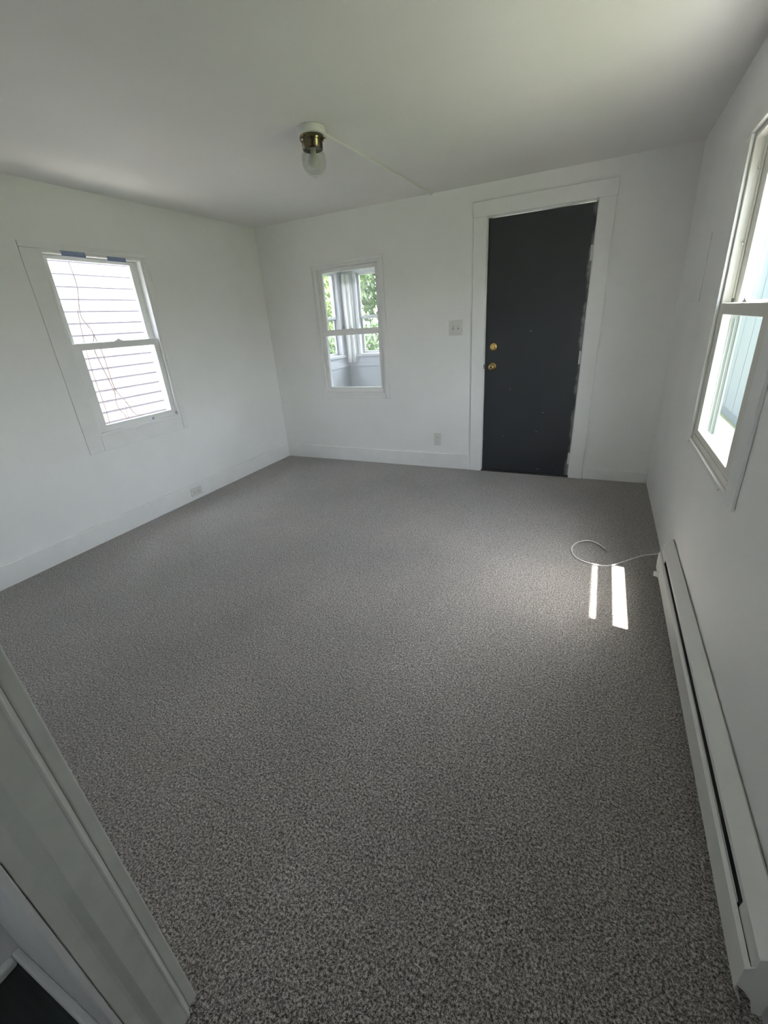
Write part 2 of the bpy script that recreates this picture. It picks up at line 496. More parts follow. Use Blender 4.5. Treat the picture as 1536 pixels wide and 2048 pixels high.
# ------------------------------------------------------------------ windows
def build_window(name, label, mp, op, casing_out, up, lo, wl_, wu_, base, thick=0.014, frame_w1=0.135, lock=True, fm='vinyl', dark_reveal=False):
    """op = rough opening, casing_out = outer casing rectangle, up/lo = glass rectangles (u0,u1,v0,v1),
    wl_/wu_ = depth of the lower/upper glass"""
    root = empty(name, base)
    tag(root, label, 'window', kind='structure')
    q_ = 0.0 if dark_reveal else 0.004
    g_ = 0.006 if dark_reveal else 0.0005     # shadow gap between frame and casing
    ci = (op[0] + q_, op[1] - q_, op[2] + q_, op[3] - q_)
    t = -thick
    side_top = ci[3]
    lbox('side_casing', (casing_out[0], ci[0]), (casing_out[2], ci[3]), (t, -0.0005), mp, 'trim', root, 0.003)
    lbox('side_casing', (ci[1], casing_out[1]), (casing_out[2], ci[3]), (t, -0.0005), mp, 'trim', root, 0.003)
    lbox('head_casing', (casing_out[0], casing_out[1]), (ci[3] + 0.001, casing_out[3]), (t - 0.002, -0.0005), mp, 'trim', root, 0.003)
    lbox('apron', (ci[0] + 0.001, ci[1] - 0.001), (casing_out[2], ci[2]), (t + 0.002, -0.0005), mp, 'trim', root, 0.003)
    # lining of the opening
    frame_ring('frame', (op[0] + g_, op[1] - g_, op[2] + .0005, op[3] - g_),
               (op[0] + 0.022, op[1] - 0.022, op[2] + 0.028, op[3] - 0.022), 0.0, 0.0325 if dark_reveal else frame_w1, mp, fm, root, 0.002)
    if dark_reveal:       # outer reveal split off and coloured dark to tone down its daylight
        sf = frame_ring('dark_reveal_frame', (op[0] + .0005, op[1] - .0005, op[2] + .0005, op[3] - .0005),
                        (op[0] + 0.022, op[1] - 0.022, op[2] + 0.028, op[3] - 0.022), 0.033, frame_w1, mp, 'dark_reveal', root, 0.0015)
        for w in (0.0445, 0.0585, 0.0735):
            lbox('dark_reveal_rib', (op[1] - 0.030, op[1] - 0.0222), (op[2] + 0.0285, lo[3] - 0.02 if w < 0.07 else op[3] - 0.0225), (w, w + 0.0035), mp, 'dark_reveal', sf, 0.001)
    iu0, iu1, iv0, iv1 = op[0] + 0.0225, op[1] - 0.0225, op[2] + 0.0285, op[3] - 0.0225
    # track ribs on both jambs
    for (a, b) in ((iu0, iu0 + 0.007), (iu1 - 0.007, iu1)):
        lbox('track_rib', (a, b), (lo[3] + 0.06, iv1), ((wl_ + wu_) / 2 - 0.0035, (wl_ + wu_) / 2 + 0.0035), mp, fm, root, 0.001)
    d = 0.0145
    us = frame_ring('upper_sash', (iu0, iu1, up[2] - 0.040, iv1), up, wu_ - d, wu_ + d, mp, fm, root, 0.003)
    lbox('pane', (up[0] - 0.004, up[1] + 0.004), (up[2] - 0.004, up[3] + 0.004), (wu_ - 0.002, wu_ + 0.002), mp, 'glass', us)
    ls = frame_ring('lower_sash', (iu0, iu1, iv0, lo[3] + 0.044), lo, wl_ - d, wl_ + d, mp, fm, root, 0.003)
    lbox('pane', (lo[0] - 0.004, lo[1] + 0.004), (lo[2] - 0.004, lo[3] + 0.004), (wl_ - 0.002, wl_ + 0.002), mp, 'glass', ls)
    if lock:
        uc = (lo[0] + lo[1]) / 2
        V, F = [], []
        pr = [(-0.034, 0), (-0.028, 0.006), (-0.012, 0.008), (-0.006, 0.016), (0.008, 0.016), (0.016, 0.008), (0.030, 0.006), (0.034, 0)]
        for w in (wl_ - 0.011, wl_ + 0.011):
            for (a, b) in pr: V.append(mp(uc + a, lo[3] + 0.0445 + b, w))
        n = len(pr)
        F = [tuple(range(n)), tuple(range(n, 2 * n))] + [(k, (k + 1) % n, n + (k + 1) % n, n + k) for k in range(n)]
        mesh_obj('sash_lock', V, F, 'white_plastic', ls, bevel=0.001)
    return root

w1 = build_window('window_1', 'double hung window facing bright white neighbour siding', mapL, OPL,
                  (-2.16, -1.295, 0.63, 1.93), (-1.982, -1.41, 1.353, 1.853), (-1.968, -1.40, 0.80, 1.307), 0.035, 0.070, (0, -1.69, 0.63), thick=0.005, fm='trim')
w2 = build_window('window_2', 'small double hung window looking onto the enclosed porch', mapB, OPB,
                  (0.61 - 0.02, 1.345, 0.662, 1.895), (0.672, 1.233, 1.312, 1.808), (0.668, 1.243, 0.771, 1.259), 0.035, 0.070, (0.97, 0, 0.66), thick=0.010, fm='trim')
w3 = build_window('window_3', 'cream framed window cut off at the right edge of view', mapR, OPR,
                  (-2.30, -1.32, 0.72, 1.99), (-2.065, -1.53, 1.340, 1.84), (-2.075, -1.50, 0.80, 1.29), 0.016, 0.055, (WR, -1.81, 0.72), frame_w1=0.083, lock=True, dark_reveal=True)
w4 = build_window('added_hall_window', 'added hall window behind the camera lighting the near doorway', mapH, OPH, (2.26, 2.82, 1.17, 1.88), (2.40, 2.68, 1.55, 1.74), (2.40, 2.68, 1.31, 1.50), 0.035, 0.070, (2.54, -5.38, 1.17), fm='trim')  # unseen window, added to brighten the near jamb and hall
# clips and screw heads on the right window, white colour standing in for glints
for (u, v, w, r) in ((-1.436, 0.728, -0.014, 0.006), (-2.165, 0.765, -0.001, 0.006), (-2.12, 0.731, -0.014, 0.006)):
    p_ = mapR(u, v, w)
    lathe('screw_head', [(r, 0.0), (r, 0.002), (r * 0.6, 0.0045), (0, 0.0055)], p_, 'white_plastic', w3, 12, '-X')
for v in (1.545, 1.795):
    lbox('track_clip', (OPR[1] - 0.034, OPR[1] - 0.0228), (v, v + 0.008), (0.024, 0.031), mapR, 'steel', w3, 0.001)
# screw holes in the bottom rail of the left window
lathe('screw_cap', [(0.011, 0.0), (0.010, 0.002), (0.0, 0.003)], mapL(-1.585, 0.7685, 0.0195), 'tape', w1, 12, '-X').rotation_euler = (0, 0, math.pi)
lathe('screw_cap', [(0.010, 0.0), (0.009, 0.002), (0.0, 0.003)], mapL(-1.375, 0.775, -0.0005), 'tape', w1, 12, '-X').rotation_euler = (0, 0, math.pi)

# blue tape stuck on the head of the left window frame
for (u0, u1, z0, z1, lb) in ((-1.918, -1.762, 1.868, 1.897, 'wider strip of blue tape above the bright left window'),
                             (-1.612, -1.472, 1.862, 1.889, 'shorter strip of blue tape near the corner of the bright left window')):
    t_ = mesh_obj('masking_tape', [mapL(u, v, w) for u in (u0, u1) for v in (z0, z1) for w in (-0.0025, -0.0007)], BOXF, 'tape')
    tag(t_, lb, 'tape', 'blue tape on the left window')

# ------------------------------------------------------------------ front door
dr = empty('door_1', (2.635, 0.0, 0.0))
tag(dr, 'scuffed charcoal black door with brass knob and deadbolt', 'door', kind='structure')
slab = box('door_leaf', (2.259, 0.016, 0.010), (3.012, 0.054, 2.025), 'door', dr, 0.002)
box('side_jamb', (2.2355, 0.0, 0.0), (2.2555, 0.139, 2.0445), 'trim', dr, 0.001)
box('side_jamb', (3.0155, 0.0, 0.0), (3.0345, 0.139, 2.0445), 'trim', dr, 0.001)
box('head_jamb', (2.2558, 0.0, 2.030), (3.0152, 0.139, 2.0445), 'trim', dr, 0.001)
box('door_stop', (2.2558, 0.056, 0.0), (2.270, 0.085, 2.0297), 'trim', dr, 0.001)
box('door_stop', (3.001, 0.056, 0.0), (3.0152, 0.085, 2.0297), 'trim', dr, 0.001)
box('side_casing', (2.145, -0.019, 0.0), (2.250, -0.0005, 2.05), 'trim', dr, 0.003)
box('side_casing', (3.021, -0.019, 0.0), (3.130, -0.0005, 2.05), 'trim', dr, 0.003)
box('head_casing', (2.140, -0.022, 2.038), (3.135, -0.0005, 2.140), 'trim', dr, 0.004)
box('threshold', (2.2358, -0.012, 0.0), (3.0342, 0.139, 0.008), 'fin', dr, 0.001)
for z0, z1 in ((1.665, 1.765), (0.945, 1.045), (0.115, 0.215)):
    h = lathe('hinge', [(0.0, 0.0), (0.006, 0.001), (0.006, z1 - z0 - 0.001), (0.0, z1 - z0)], (3.0142, 0.008, z0), 'white_plastic', dr, 12)
    box('hinge_leaf', (3.000, 0.0128, z0), (3.012, 0.0158, z1), 'white_plastic', h, 0.0005)
db = lathe('deadbolt', [(0.033, 0.0), (0.033, 0.004), (0.029, 0.012), (0.020, 0.015), (0.0, 0.0155)], (2.326, 0.016, 1.100), 'brass', dr, 28, '-Y')
box('thumb_turn', (2.3205, -0.022, 1.083), (2.3315, 0.0008, 1.117), 'brass', db, 0.002)
kb = lathe('door_knob', [(0.033, 0.0), (0.033, 0.003), (0.028, 0.010), (0.014, 0.013), (0.0115, 0.030), (0.018, 0.036), (0.0255, 0.046),
                         (0.0265, 0.055), (0.022, 0.064), (0.012, 0.067), (0.0, 0.067)], (2.324, 0.016, 0.942), 'brass', dr, 28, '-Y')
lathe('key_cylinder', [(0.008, 0.0), (0.008, 0.0015), (0.0, 0.002)], (2.324, 0.016 - 0.067, 0.942), 'dark_brass', kb, 14, '-Y')
box('strike_plate', (2.2458, -0.0008, 0.925), (2.2558, 0.0, 0.962), 'slot_dark', dr)

# ------------------------------------------------------------------ switch plate and outlets
sp = empty('switch_plate', (2.0, 0.0, 1.205))
tag(sp, 'double light switch plate beside the dark door', 'switch')
box('plate', (1.940, -0.007, 1.207), (2.060, -0.0005, 1.327), 'plate', sp, 0.003)
for x in (1.977, 2.023):
    tg = box('switch_opening', (x - 0.006, -0.0082, 1.253), (x + 0.006, -0.0072, 1.281), 'toggle_gap', sp)
    mesh_obj('toggle', [(x - .004, -.0083, 1.262), (x + .004, -.0083, 1.262), (x - .004, -.0083, 1.274), (x + .004, -.0083, 1.274),
                        (x - .003, -.019, 1.270), (x + .003, -.019, 1.270), (x - .003, -.018, 1.2785), (x + .003, -.018, 1.2785)],
             [(0, 1, 3, 2), (4, 6, 7, 5), (0, 4, 5, 1), (2, 3, 7, 6), (0, 2, 6, 4), (1, 5, 7, 3)], 'plate', tg)
    for z in (1.227, 1.307):
        lathe('screw', [(0.0032, 0), (0.0028, 0.001), (0, 0.0013)], (x, -0.007, z), 'steel', sp, 10, '-Y')

def outlet(name, label, c, mp):
    """duplex outlet; local a = along the long side, b = across"""
    r = empty(name, mp(0, 0, 0))
    tag(r, label, 'outlet', 'wall outlets')
    def bx(nm, a, b, w, mat, par, bev=0.0):
        return mesh_obj(nm, [mp(x, y, z) for x in a for y in b for z in w], BOXF, mat, par, bevel=bev)
    bx('plate', (-0.060, 0.060), (-0.037, 0.037), (0.0005, 0.006), 'plate', r, 0.0025)
    for s in (-0.021, 0.021):
        rc = bx('receptacle', (s - 0.015, s + 0.015), (-0.017, 0.017), (0.0062, 0.0078), 'plate', r, 0.001)
        for q in (-0.006, 0.006):
            bx('slot', (s - 0.002, s + 0.007), (q - 0.001, q + 0.001), (0.0078, 0.0083), 'slot_dark', rc)
        bx('ground_hole', (s - 0.011, s - 0.006), (-0.0025, 0.0025), (0.0078, 0.0083), 'slot_dark', rc)
    bx('screw', (-0.003, 0.003), (-0.003, 0.003), (0.0062, 0.0072), 'steel', r, 0.0008)
outlet('wall_outlet', 'upright grey outlet low on the wall left of the dark door', None, lambda a, b, w: Vector((1.823 + b, -w, 0.282 + a)))
outlet('wall_outlet', 'sideways outlet set into the tall baseboard under the bright window', None, lambda a, b, w: Vector((0.016 + w, -1.392 + a, 0.073 + b)))

# painted-over access panel on the right wall
pn = mesh_obj('access_panel', [mapR(u, v, w) for u in (-0.88, -0.52) for v in (1.345, 1.66) for w in (-0.004, -0.0005)], BOXF, 'wall', bevel=0.0015)
tag(pn, 'painted over flat access panel on the wall beyond the right window', 'panel')

# ------------------------------------------------------------------ ceiling lamp and raceway
LX, LY = 1.730, -1.588
cpl = empty('ceiling_light', (LX, LY, H - 0.21))
tag(cpl, 'small ceiling lamp with brass collar and ribbed clear glass jar', 'ceiling lamp')
cn = lathe('canopy', [(0.070, H - 0.0005), (0.072, H - 0.006), (0.071, H - 0.028), (0.064, H - 0.033), (0.0, H - 0.033)], (LX, LY, 0), 'white_plastic', cpl, 40)
co = lathe('collar', [(0.0, H - 0.0335), (0.058, H - 0.0335), (0.060, H - 0.037), (0.0605, H - 0.048), (0.056, H - 0.054), (0.052, H - 0.060), (0.0505, H - 0.088), (0.046, H - 0.090), (0.046, H - 0.080), (0.0, H - 0.080)], (LX, LY, 0), 'dark_brass', cpl, 40)
for a in (0.4, 2.5, 4.6):
    dx, dy = math.cos(a), math.sin(a)
    tube('thumb_screw', [(LX + dx * 0.0585, LY + dy * 0.0585, H - 0.045), (LX + dx * 0.066, LY + dy * 0.066, H - 0.045), (LX + dx * 0.072, LY + dy * 0.072, H - 0.045)], [0.003, 0.003, 0.0055], 'brass', co, 10)
outer = [(0.044, H - 0.0815), (0.0450, H - 0.092), (0.054, H - 0.100), (0.0585, H - 0.115), (0.0595, H - 0.140), (0.056, H - 0.160), (0.047, H - 0.176), (0.033, H - 0.187), (0.016, H - 0.193), (0.010, H - 0.196), (0.012, H - 0.201), (0.008, H - 0.207), (0.0, H - 0.209)]
inner = [(0.0, H - 0.186), (0.030, H - 0.181), (0.044, H - 0.171), (0.052, H - 0.157), (0.055, H - 0.140), (0.054, H - 0.116), (0.050, H - 0.103), (0.041, H - 0.094), (0.041, H - 0.0815)]
lathe('glass_shade', outer + inner, (LX, LY, 0), 'shade_glass', cpl, 48, rib=0.025, nrib=24, smooth=False)
lathe('bulb', [(0.0, H - 0.167), (0.012, H - 0.165), (0.025, H - 0.158), (0.031, H - 0.145), (0.030, H - 0.130), (0.020, H - 0.114), (0.0135, H - 0.104), (0.013, H - 0.0805)], (LX, LY, 0), 'white_plastic', cpl, 24)

rw = empty('cable_raceway', (1.78, -0.75, H - 0.012))
tag(rw, 'thin white cable raceway running from the ceiling lamp to the far wall', 'raceway')
def rbar(nm, a, b, par, hw=0.009, t=0.012):
    a, b = Vector(a), Vector(b); d = (b - a).normalized(); s = Vector((-d.y, d.x, 0)) * hw
    V = [a - s, a + s, b - s, b + s]
    V = [Vector((v.x, v.y, z)) for v in V for z in (H - t, H - 0.0005)]
    mesh_obj(nm, V, BOXF, 'ceiling', par, bevel=0.0025)
rbar('raceway_channel', (LX + 0.02, LY + 0.075, 0), (1.800, -0.002, 0), rw)

# ------------------------------------------------------------------ baseboard heater
HY0, HY1 = -3.275, -1.52
ht = empty('baseboard_heater', (3.585, (HY0 + HY1) / 2, 0.0))
tag(ht, 'long white electric baseboard heater along the right wall', 'heater')
def prism(name, prof, y0, y1, mat, par, bevel=0.0):
    n = len(prof)
    V = [Vector((x, y0, z)) for x, z in prof] + [Vector((x, y1, z)) for x, z in prof]
    F = [tuple(range(n)), tuple(range(n, 2 * n))] + [(k, (k + 1) % n, n + (k + 1) % n, n + k) for k in range(n)]
    return mesh_obj(name, V, F, mat, par, bevel=bevel)
XW = 3.6135
prism('back_plate', [(XW - 0.006, 0.02), (XW - 0.001, 0.02), (XW - 0.001, 0.225), (XW - 0.006, 0.225)], HY0 + 0.004, HY1 - 0.004, 'heater', ht)
prism('front_cover', [(3.578, 0.018), (3.5795, 0.018), (3.5610, 0.060), (3.5610, 0.143), (3.5675, 0.151), (3.5665, 0.1525), (3.5590, 0.144), (3.5590, 0.060)], HY0 + 0.003, HY1 - 0.003, 'heater', ht)
prism('hood', [(3.5715, 0.1745), (3.5730, 0.1745), (3.5730, 0.1905), (XW - 0.0065, 0.2285), (XW - 0.0065, 0.2305), (3.5715, 0.1925)], HY0 + 0.003, HY1 - 0.003, 'heater', ht)
prism('slot_lip', [(3.5675, 0.1475), (3.5700, 0.1475), (3.5700, 0.1545), (3.5690, 0.1545)], -3.155, -1.66, 'heater', ht)
prism('end_filler', [(3.5690, 0.150), (3.5710, 0.150), (3.5735, 0.1780), (3.5715, 0.1780)], HY0 + 0.004, -3.165, 'heater', ht)
prism('end_filler', [(3.5690, 0.150), (3.5710, 0.150), (3.5735, 0.1780), (3.5715, 0.1780)], -1.65, HY1 - 0.004, 'heater', ht)
prism('heating_element', [(3.5725, 0.085), (3.605, 0.085), (3.605, 0.146), (3.5725, 0.146)], HY0 + 0.05, HY1 - 0.05, 'fin', ht)
capp = [(3.5980, 0.010), (3.6125, 0.010), (3.6125, 0.232), (3.6060, 0.2325), (3.5710, 0.1945), (3.5705, 0.164), (3.5575, 0.146), (3.5575, 0.085), (3.5750, 0.070), (3.5880, 0.050)]
prism('end_cap', capp, HY0, HY0 + 0.003, 'heater', ht)
prism('end_cap', capp, HY1 - 0.003, HY1, 'heater', ht)
lathe('thermostat_knob', [(0.017, 0.0), (0.017, 0.004), (0.0145, 0.006), (0.0135, 0.020), (0.0, 0.021)], (3.5588, -1.625, 0.075), 'white_plastic', ht, 20, '-X')

# ------------------------------------------------------------------ cable on the carpet
cab = empty('coaxial_cable', (3.3, -1.35, 0.0))
tag(cab, 'thin white cable looping on the carpet by the sun patch', 'cable')
zc = 0.0045
path = [(3.612, -1.262, 0.012), (3.57, -1.275, zc), (3.50, -1.325, zc), (3.396, -1.441, zc), (3.319, -1.498, zc), (3.228, -1.490, zc), (3.160, -1.440, zc),
        (3.136, -1.350, zc + 0.002), (3.155, -1.275, zc + 0.004), (3.192, -1.232, zc + 0.004), (3.236, -1.215, zc + 0.004), (3.290, -1.250, zc + 0.004), (3.320, -1.298, zc + 0.003)]
tube('cable_jacket', spline(path, 8), 0.0044, 'cable', cab, 8)
e0, e1 = Vector((3.319, -1.296, zc + 0.003)), Vector((3.335, -1.320, zc + 0.002))
tube('connector', [e0, e0.lerp(e1, 0.5), e0.lerp(e1, 0.52), e1], [0.0048, 0.0048, 0.0058, 0.0058], 'steel', cab, 10)

# two bits of thread on the carpet
for pts, lb in (([(2.507, -2.670), (2.520, -2.655), (2.532, -2.632)], 'pale thread scrap lying mid carpet'),
                ([(2.938, -3.483), (2.952, -3.484), (2.962, -3.492)], 'pale curved thread scrap on the nearest carpet')):
    th = tube('thread_scrap', spline([(x, y, 0.003) for x, y in pts], 6), 0.0013, 'cable', None, 6)
    tag(th, lb, 'thread', 'thread scraps on the carpet')

# ------------------------------------------------------------------ outside: ground, roof, neighbours, porch
GZ = -0.35
gr = box('ground', (-14, -10, GZ - 0.1), (18, 26, GZ), 'grass')
tag(gr, 'sunlit green lawn outside the windows', 'ground', kind='structure')
pa = box('ground_path', (-1.69, -7, GZ), (-0.16, 1.2, GZ + 0.02), 'concrete')
tag(pa, 'pale concrete path between the houses', 'path', kind='structure')
pd = box('ground_drive', (3.78, -7, GZ), (4.96, 14.0, GZ + 0.02), 'concrete')
tag(pd, 'pale concrete drive outside the right window', 'drive', kind='structure')
rf = box('roof', (-0.32, -6.0, H + 0.20), (3.783, 0.16, H + 0.32), 'roofing')
tag(rf, 'roof slab with shallow eaves over the room', 'roof', kind='structure')
fd = box('wall_foundation', (-0.14, -5.6, GZ), (3.76, 0.14, -0.125), 'concrete')
tag(fd, 'concrete footing under the house', 'foundation', kind='structure')

# neighbour on the left: lap siding
nh = empty('neighbour_house', (-1.78, 0.0, GZ))
tag(nh, 'white lap sided neighbour house filling the left window', 'building')
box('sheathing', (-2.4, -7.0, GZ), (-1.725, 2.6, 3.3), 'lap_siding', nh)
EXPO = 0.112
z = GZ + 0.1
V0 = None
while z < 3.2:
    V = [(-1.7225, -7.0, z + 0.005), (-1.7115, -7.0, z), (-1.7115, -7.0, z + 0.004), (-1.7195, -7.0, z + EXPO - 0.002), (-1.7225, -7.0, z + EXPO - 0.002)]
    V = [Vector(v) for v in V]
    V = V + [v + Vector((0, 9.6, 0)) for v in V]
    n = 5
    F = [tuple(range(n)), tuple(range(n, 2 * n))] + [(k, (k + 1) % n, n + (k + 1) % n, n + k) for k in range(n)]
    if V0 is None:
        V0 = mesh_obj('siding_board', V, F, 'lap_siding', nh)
        z00 = z; l00 = Vector(V0.location)
    else:
        c = V0.copy(); C.objects.link(c); c.parent = nh
        c.location = l00 + Vector((0, 0, z - z00))
    z += EXPO

# dry vine dangling between the window and the siding
vn = empty('dry_vine', (-0.42, -1.45, GZ))
tag(vn, 'thin dry vine stems dangling outside the left window', 'vine')
def vstem(pts, r=0.0035): tube('stem', spline(pts, 8), r, 'vine', vn, 6)
vstem([(-0.42, -1.62, 2.35), (-0.41, -1.63, 2.0), (-0.42, -1.61, 1.75), (-0.43, -1.645, 1.55), (-0.42, -1.60, 1.42), (-0.42, -1.63, 1.30), (-0.43, -1.58, 1.05), (-0.42, -1.57, 0.95)])
vstem([(-0.42, -1.66, 1.6), (-0.43, -1.68, 1.4), (-0.42, -1.70, 1.15), (-0.42, -1.69, 0.85), (-0.42, -1.70, 0.55), (-0.42, -1.70, GZ)], 0.003)
vstem([(-0.42, -1.60, 1.42), (-0.44, -1.56, 1.25), (-0.43, -1.555, 1.0), (-0.42, -1.50, 0.88), (-0.42, -1.46, 0.78), (-0.42, -1.40, 0.74)])
vstem([(-0.43, -1.56, 1.0), (-0.42, -1.585, 0.86), (-0.42, -1.54, 0.76), (-0.43, -1.57, 0.62), (-0.42, -1.52, 0.5)], 0.003)
vstem([(-0.42, -1.50, 0.88), (-0.41, -1.53, 0.80), (-0.42, -1.50, 0.70), (-0.42, -1.45, 0.66)], 0.0025)

# neighbour on the right: pale vertical boards
nr = empty('neighbour_cottage', (5.2, 6.75, GZ))
tag(nr, 'pale blue board sided house beyond the right window', 'building')
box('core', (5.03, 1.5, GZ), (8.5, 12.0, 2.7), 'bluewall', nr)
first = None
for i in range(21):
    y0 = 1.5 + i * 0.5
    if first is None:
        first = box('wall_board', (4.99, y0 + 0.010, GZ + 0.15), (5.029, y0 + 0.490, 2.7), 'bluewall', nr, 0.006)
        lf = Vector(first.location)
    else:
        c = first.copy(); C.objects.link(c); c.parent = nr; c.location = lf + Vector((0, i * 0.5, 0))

# enclosed porch behind the far wall
PY, PX0, PX1 = 1.80, -0.11, 3.76
po = empty('porch', (1.9, 1.0, GZ))
tag(po, 'white enclosed porch seen through the small far window', 'porch')
box('porch_deck', (PX0 - 0.1, 0.145, GZ), (PX1, PY + 0.1, -0.14), 'porch_floor', po)
box('porch_ceiling', (PX0 - 0.25, 0.145, 2.20), (PX1 + 0.1, PY + 0.25, 2.26), 'porch', po)
# knee walls with a capping rail
box('knee_wall', (PX0, PY, -0.14), (PX1, PY + 0.1, 0.93), 'porch', po)
box('knee_wall', (PX0 - 0.1, 0.145, -0.14), (PX0, PY + 0.1, 0.93), 'porch', po)
box('cap_rail', (PX0 + 0.03, PY - 0.03, 0.93), (PX1, PY + 0.1, 0.965), 'porch', po, 0.004)
box('cap_rail', (PX0 - 0.1, 0.145, 0.931), (PX0 + 0.03, PY + 0.1, 0.966), 'porch', po, 0.004)
box('ledge_strip', (PX0 + 0.014, PY - 0.014, 0.80), (PX1, PY, 0.845), 'porch', po, 0.003)
box('ledge_strip', (PX0, 0.145, 0.80), (PX0 + 0.014, PY, 0.845), 'porch', po, 0.003)
box('header', (PX0, PY, 1.97), (PX1, PY + 0.1, 2.20), 'porch', po, 0.004)
box('header', (PX0 - 0.1, 0.145, 1.97), (PX0, PY + 0.1, 2.20), 'porch', po, 0.004)
box('corner_post', (PX0 - 0.1, PY - 0.18, 0.966), (PX0 + 0.015, PY + 0.1, 1.97), 'porch', po, 0.004)
box('corner_post', (PX0 + 0.0155, PY - 0.015, 0.966), (PX0 + 0.21, PY + 0.1, 1.97), 'porch', po, 0.004)
for x0 in (PX0 + 0.88, PX0 + 1.75, PX0 + 2.62, PX0 + 3.5):
    box('post', (x0, PY, 0.966), (x0 + 0.2, PY + 0.1, 1.97), 'porch', po, 0.004)
box('post', (PX0 - 0.1, 0.72, 0.966), (PX0, 0.86, 1.97), 'porch', po, 0.004)
def psash(u0, u1, mp):
    s_ = frame_ring('porch_sash', (u0, u1, 1.425, 1.969), (u0 + 0.03, u1 - 0.03, 1.455, 1.94), 0.03, 0.055, mp, 'porch', po, 0.002)
    lbox('pane', (u0 + 0.028, u1 - 0.028), (1.453, 1.942), (0.041, 0.044), mp, 'glass', s_)
    s_ = frame_ring('porch_sash', (u0, u1, 0.967, 1.44), (u0 + 0.03, u1 - 0.03, 0.995, 1.41), 0.058, 0.083, mp, 'porch', po, 0.002)
    lbox('pane', (u0 + 0.028, u1 - 0.028), (0.993, 1.412), (0.069, 0.072), mp, 'glass', s_)
mpf = lambda u, v, w: Vector((u, PY + w, v))
mpl = lambda u, v, w: Vector((PX0 - w, u, v))
for (a, b) in ((PX0 + 0.211, PX0 + 0.879), (PX0 + 1.081, PX0 + 1.749), (PX0 + 1.951, PX0 + 2.619), (PX0 + 2.821, PX0 + 3.499)):
    psash(a, b, mpf)
psash(0.861, PY - 0.181, mpl)
psash(0.146, 0.719, mpl)
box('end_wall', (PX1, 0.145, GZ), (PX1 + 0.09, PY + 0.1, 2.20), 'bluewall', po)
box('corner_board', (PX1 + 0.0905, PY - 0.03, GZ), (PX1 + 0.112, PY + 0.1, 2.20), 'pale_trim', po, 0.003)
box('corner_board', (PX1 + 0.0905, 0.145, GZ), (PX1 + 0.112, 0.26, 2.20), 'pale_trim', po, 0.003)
box('porch_roof', (PX0 - 0.3, 0.17, 2.27), (PX1 + 0.15, PY + 0.35, 2.34), 'roofing', po)

# sheer white curtain gathered at the porch corner
def curtain(name, label, base, n=40, amp=0.022, width=0.30, dirv=(1, 0), zt=1.95, zb=0.72):
    V, F = [], []
    nrm = Vector((-dirv[1], dirv[0], 0))
    for side in (0, 1):
        for zi in range(7):
            zz = zt + (zb - zt) * zi / 6
            for k in range(n + 1):
                s = k / n
                off = amp * math.sin(s * math.pi * 5 + 0.4 * math.sin(zi)) * (0.7 + 0.05 * zi)
                p_ = Vector(base) + Vector((dirv[0], dirv[1], 0)) * (s * width * (0.9 + 0.015 * zi)) + nrm * (off + side * 0.0025)
                V.append(Vector((p_.x, p_.y, zz)))
    W_ = n + 1
    for side in (0, 1):
        o_ = side * 7 * W_
        for zi in range(6):
            for k in range(n):
                F.append((o_ + zi * W_ + k, o_ + zi * W_ + k + 1, o_ + (zi + 1) * W_ + k + 1, o_ + (zi + 1) * W_ + k))
    tot = 7 * W_
    for zi in range(6):
        for k in (0, n):
            F.append((zi * W_ + k, (zi + 1) * W_ + k, tot + (zi + 1) * W_ + k, tot + zi * W_ + k))
    for k in range(n):
        F.append((k, k + 1, tot + k + 1, tot + k)); a = 6 * W_
        F.append((a + k, a + k + 1, tot + a + k + 1, tot + a + k))
    o = mesh_obj(name, V, F, 'curtain', None, smooth=True)
    tag(o, label, 'curtain')
    return o
curtain('curtain', 'white gathered curtain at the porch corner beyond the small window', (PX0 + 0.05, PY - 0.12, 0), width=0.15, dirv=(0.8, 0.6), zt=1.96, zb=0.86)

# ------------------------------------------------------------------ trees beyond the porch
def foliage(name, blobs, n, size, mat, parent):
    cs = np.array([b[:3] for b in blobs]); rs = np.array([b[3] for b in blobs])
    wts = rs ** 2 / (rs ** 2).sum()
    idx = rng.choice(len(blobs), n, p=wts)
    d = rng.normal(size=(n, 3)); d /= np.linalg.norm(d, axis=1, keepdims=True)
    rad = rs[idx] * (0.55 + 0.45 * rng.random(n) ** 0.5)
    p_ = cs[idx] + d * rad[:, None] * np.array([1, 1, 0.85])
    t1 = rng.normal(size=(n, 3)); t1 /= np.linalg.norm(t1, axis=1, keepdims=True)
    t2 = np.cross(t1, rng.normal(size=(n, 3))); t2 /= np.linalg.norm(t2, axis=1, keepdims=True)
    nn = np.cross(t1, t2)
    s = size * (0.6 + 0.8 * rng.random(n))[:, None]
    V = np.stack([p_ - t1 * s, p_ + t2 * s * 0.45 + nn * s * 0.12, p_ + t1 * s, p_ - t2 * s * 0.45 + nn * s * 0.12], 1).reshape(-1, 3)
    org = cs.mean(0)
    me = bpy.data.meshes.new(name)
    q = np.arange(n)[:, None] * 4
    tri = np.concatenate([q + np.array([0, 1, 2]), q + np.array([0, 2, 3])], 1).reshape(-1, 3)
    me.from_pydata((V - org).tolist(), [], tri.tolist())
    me.materials.append(M[mat])
    o = bpy.data.objects.new(name, me); C.objects.link(o)
    o.parent = parent; o.location = Vector(org) - world_loc(parent)
    o['kind'] = 'stuff'
    return o

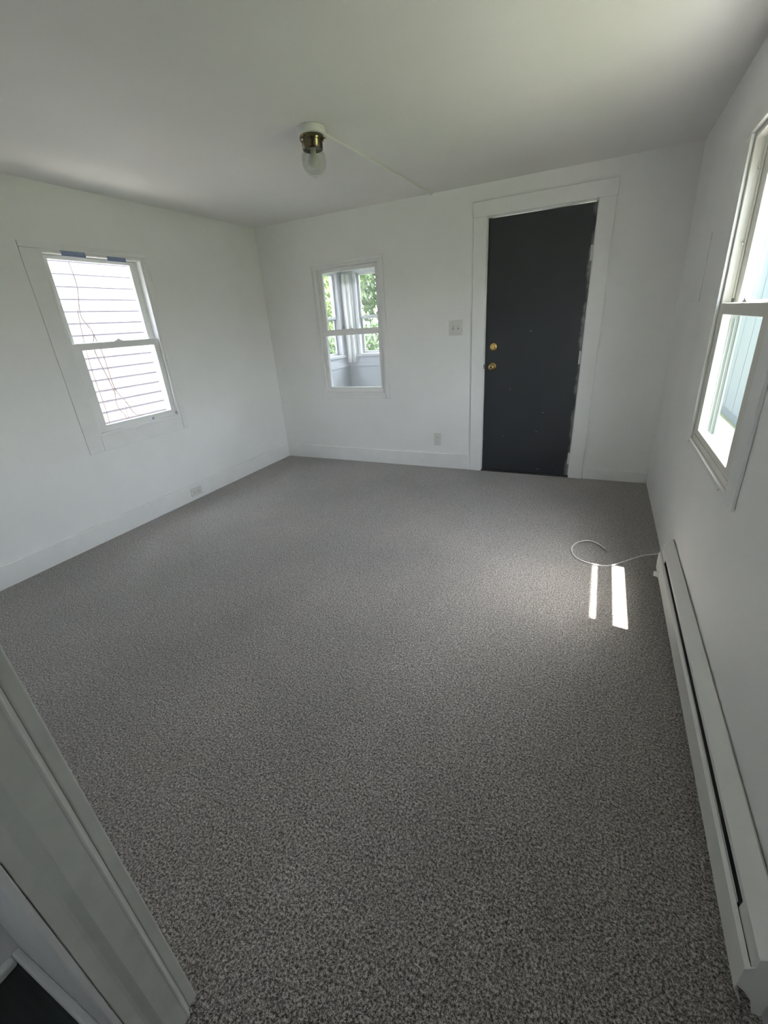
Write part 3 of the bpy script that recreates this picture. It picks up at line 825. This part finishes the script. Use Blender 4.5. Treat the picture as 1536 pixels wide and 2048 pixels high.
def tree(label, base, h, blobs, n, size, mat, name='tree'):
    r = empty(name, base)
    tag(r, label, 'tree' if name == 'tree' else 'bush', 'greenery beyond the porch')
    bx_, by_, bz_ = base
    tube('trunk', spline([(bx_, by_, bz_), (bx_ + 0.05, by_ + 0.03, bz_ + h * 0.4), (bx_ - 0.03, by_ - 0.05, bz_ + h)], 5), [0.14 - 0.1 * i / 10 for i in range(11)], 'bark', r, 8)
    foliage('foliage', [(bx_ + a, by_ + b, bz_ + c, q) for (a, b, c, q) in blobs], n, size, mat, r)
tree('leafy light green tree in the left panes of the porch', (-2.6, 4.9, GZ), 2.6, [(0, 0, 2.6, 1.0), (0.6, -0.4, 2.0, 0.7), (-0.8, 0.2, 2.2, 0.8), (0.2, 0.3, 3.3, 0.9), (-0.3, -0.6, 1.5, 0.6)], 5000, 0.075, 'leaf')
tree('leafy light green tree in the right panes of the porch', (-0.6, 6.6, GZ), 2.9, [(0, 0, 3.0, 0.9), (0.7, -0.3, 2.6, 0.7), (-0.6, 0.2, 3.2, 0.8), (0.3, 0.3, 3.8, 0.9)], 4500, 0.075, 'leaf')
tree('tall tree with deeper green leaves behind the porch', (-6.4, 9.0, GZ), 4.0, [(0, 0, 4.0, 1.9), (1.6, 0.2, 3.4, 1.4), (-1.2, 0, 3.0, 1.5), (0.5, 0.4, 5.0, 1.6)], 6000, 0.13, 'leaf_dark')
tree('low dark green bush outside the porch corner', (-0.9, 3.3, GZ), 1.1, [(0, 0, 1.25, 0.5), (0.5, 0.1, 1.3, 0.5), (1.05, 0.0, 1.2, 0.45), (-0.55, 0.1, 1.15, 0.5), (0.2, -0.1, 0.7, 0.5)], 5500, 0.05, 'leaf_dark', 'bush')

# pale house across the garden
hs = empty('garden_house', (-1.4, 9.5, GZ))
tag(hs, 'pale grey house across the garden behind the trees', 'building')
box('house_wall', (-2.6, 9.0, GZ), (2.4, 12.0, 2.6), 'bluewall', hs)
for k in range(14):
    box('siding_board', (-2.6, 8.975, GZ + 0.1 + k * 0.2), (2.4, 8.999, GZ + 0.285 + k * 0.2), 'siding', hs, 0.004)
prv = [(-2.8, 8.8, 2.61), (2.6, 8.8, 2.61), (2.6, 12.2, 2.61), (-2.8, 12.2, 2.61), (-2.8, 10.5, 3.9), (2.6, 10.5, 3.9)]
mesh_obj('house_roof', prv, [(0, 1, 5, 4), (2, 3, 4, 5), (0, 4, 3), (1, 2, 5), (0, 3, 2, 1)], 'roofing', hs)
tree('broad dark tree closing the view behind the garden house', (-4.2, 15.5, GZ), 5.0, [(0, 0, 4.0, 2.2), (2.4, 0.2, 4.2, 2.2), (-2.2, 0, 3.6, 2.2), (4.6, 0.4, 4.0, 2.0), (1.0, 0.3, 6.2, 2.2), (-4.2, 0, 3.2, 2.0), (1, 0, 2, 2)], 9000, 0.2, 'leaf_dark')
